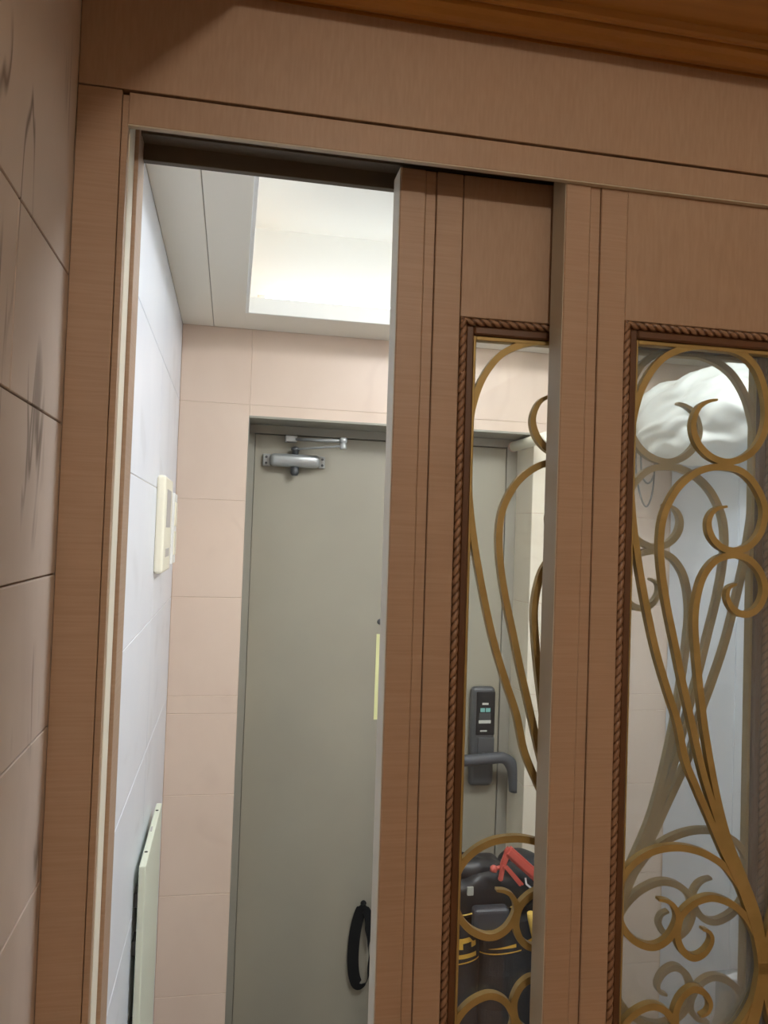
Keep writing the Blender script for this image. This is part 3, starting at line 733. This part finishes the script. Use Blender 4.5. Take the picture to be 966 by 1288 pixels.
lathe('knob', [(0.003, -0.009), (0.010, -0.007), (0.011, 0.003), (0.007, 0.009), (0.002, 0.011)], kp - CTB, (0.2, 0, 1), M['red'], ct, 16)
cart_tube('knob_rod', [kp, onY(632, 1090, YH)], 0.006)

# tote bag with folds and yellow print
FOLDS = [(0.672, 0.083), (0.835, 0.085), (0.985, 0.07)]
def tote_y(x):
    b = 0
    for c, h in FOLDS:
        u = (x - c) / h
        if abs(u) < 1: b = max(b, 0.045 * math.sqrt(1 - u * u))
    return YG + 0.045 - b
tz0, tz1 = 0.096, 0.60
tt = tag(empty('tote_bag', (0.82, 2.28, tz0)), 'black tote bag with yellow printed bands standing on the red cart', 'bag')
TB = Vector((0.82, 2.28, tz0))
bm = bmesh.new(); nx, nzs = 60, 10; x0_, x1_ = 0.592, 1.052
grid = []
for j in range(nzs + 1):
    zz = tz0 + (tz1 - tz0) * j / nzs; r = []
    for i in range(nx + 1):
        xx = x0_ + (x1_ - x0_) * i / nx
        r.append(bm.verts.new(Vector((xx, tote_y(xx) + 0.004 * math.sin(zz * 30 + xx * 20), zz)) - TB))
    back = [bm.verts.new(Vector((x1_ - (x1_ - x0_) * i / 6, 2.385, zz)) - TB) for i in range(7)]
    grid.append(r + back)
m_ = len(grid[0])
for a, b in zip(grid, grid[1:]):
    for k in range(m_): bm.faces.new((a[k], a[(k + 1) % m_], b[(k + 1) % m_], b[k]))
bm.faces.new(grid[0][::-1]); bm.faces.new(grid[-1])
body = link('bag_body', finish(bm, 'bag_body', False), M['black_cloth'], tt)
def print_patch(name, quad, m=M['yellow']):
    """A printed band on the folded bag front; quad = four pixels, bottom pair then top pair, left first."""
    q = [onY(x, y, YG) for x, y in quad]; bm = bmesh.new(); n = 10; A = []; Bv = []
    for i in range(n + 1):
        f = i / n
        for lst, (p, s) in ((A, (q[0], q[1])), (Bv, (q[2], q[3]))):
            P = p.lerp(s, f)
            lst.append((P.x, P.z))
    rows = []
    for lst in (A, Bv):
        rows.append([bm.verts.new(Vector((x, tote_y(x) + 0.004 * math.sin(z_ * 30 + x * 20) - 0.0012, z_)) - TB) for x, z_ in lst])
    for k in range(n): bm.faces.new((rows[0][k], rows[0][k + 1], rows[1][k + 1], rows[1][k]))
    return link(name, finish(bm, name), m, tt)
print_patch('printed_letter', [(574, 1194), (582, 1194), (574, 1180.5), (582, 1180.5)])
print_patch('printed_letter', [(581, 1187), (596, 1185), (581, 1180.5), (591, 1179.5)])
print_patch('printed_letter', [(593.5, 1192), (600, 1191), (593.5, 1185), (600, 1185)])
print_patch('printed_band', [(568, 1207.5), (600.5, 1204), (568, 1201.5), (600.5, 1198.5)])
print_patch('printed_line', [(566, 1215.5), (605, 1209), (566, 1214), (605, 1207)])
print_patch('printed_band', [(615, 1197), (650, 1192.5), (622, 1195), (650, 1188)])
print_patch('printed_line', [(607, 1204.5), (657, 1197.5), (607, 1203), (657, 1196)])
print_patch('printed_band', [(662, 1190), (700, 1184), (662, 1186), (700, 1180)])
# backpack slumped on the tote
bp = tag(empty('backpack', (0.79, 2.27, 0.60)), 'black glossy backpack slumped on top of the black tote bag', 'backpack')
BPB = Vector((0.79, 2.27, 0.60))
def bw(p): return 0.5 * math.sin(p.z * 60 + 4 * noise.noise(p * 9))
o = link('pack_body', blob_mesh('pack_body', (0.165, 0.095, 0.066), 0.012, 9, 5, 0.7, 5, None, bw), M['black_vinyl'], bp); o.location = (-0.02, 0.02, 0.075)
o = link('pack_top', blob_mesh('pack_top', (0.105, 0.07, 0.05), 0.012, 12, 9, 0.8, 5, None, bw), M['black_vinyl'], bp); o.location = (-0.06, 0.02, 0.110)
o = link('pack_side', blob_mesh('pack_side', (0.07, 0.07, 0.075), 0.012, 10, 12, 0.8, 5), M['black_vinyl'], bp); o.location = (0.115, 0.04, 0.085)
pk = onY(622, 1156, 2.165)
box('front_pocket', pk.x - 0.06, pk.x + 0.045, 2.158, 2.20, pk.z - 0.035, pk.z + 0.03, M['dark_grey'], bp, 0.012, 3, BPB)
tg = onY(593, 1123, 2.17)
box('tag', tg.x - 0.009, tg.x + 0.009, 2.178, 2.184, tg.z - 0.012, tg.z + 0.012, M['paper_g'], bp, 0.001, 1, BPB)
tg = onY(613, 1174, 2.155)
box('brand_tab', tg.x - 0.014, tg.x + 0.014, 2.152, 2.19, tg.z - 0.005, tg.z + 0.005, M['yellow'], bp, 0.001, 1, BPB)
tube('zip_line', [onY(578, 1152, 2.163), onY(586, 1151, 2.16), onY(594, 1149, 2.158)], 0.0022, M['yellow_grip'], bp, 6, local=BPB)
tube('zip_line', [onY(642, 1141, 2.165), onY(651, 1139, 2.17)], 0.0022, M['yellow_grip'], bp, 6, local=BPB)
tube('buckle', [onY(661, 1104, 2.19), onY(662, 1112, 2.185), onY(668, 1117, 2.185)], 0.003, M['paper_w'], bp, 6, local=BPB)
yt = tag(empty('tool_handle', (onY(668, 1178, 2.17).x, 2.17, onY(668, 1178, 2.17).z)), 'yellow tapered tool handle sticking out beside the black backpack', 'tool')
YTB = Vector(yt.location)
a, b = onY(672, 1182, 2.175), onY(667, 1148, 2.165)
tube('grip', [a, a.lerp(b, 0.3), a.lerp(b, 0.8), b], 0.01, M['yellow_grip'], yt, 12, radii=[0.005, 0.008, 0.0105, 0.0095], local=YTB)
tube('shaft', [a, a + Vector((0.004, 0.01, -0.10))], 0.004, M['alu_dark'], yt, 8, local=YTB)
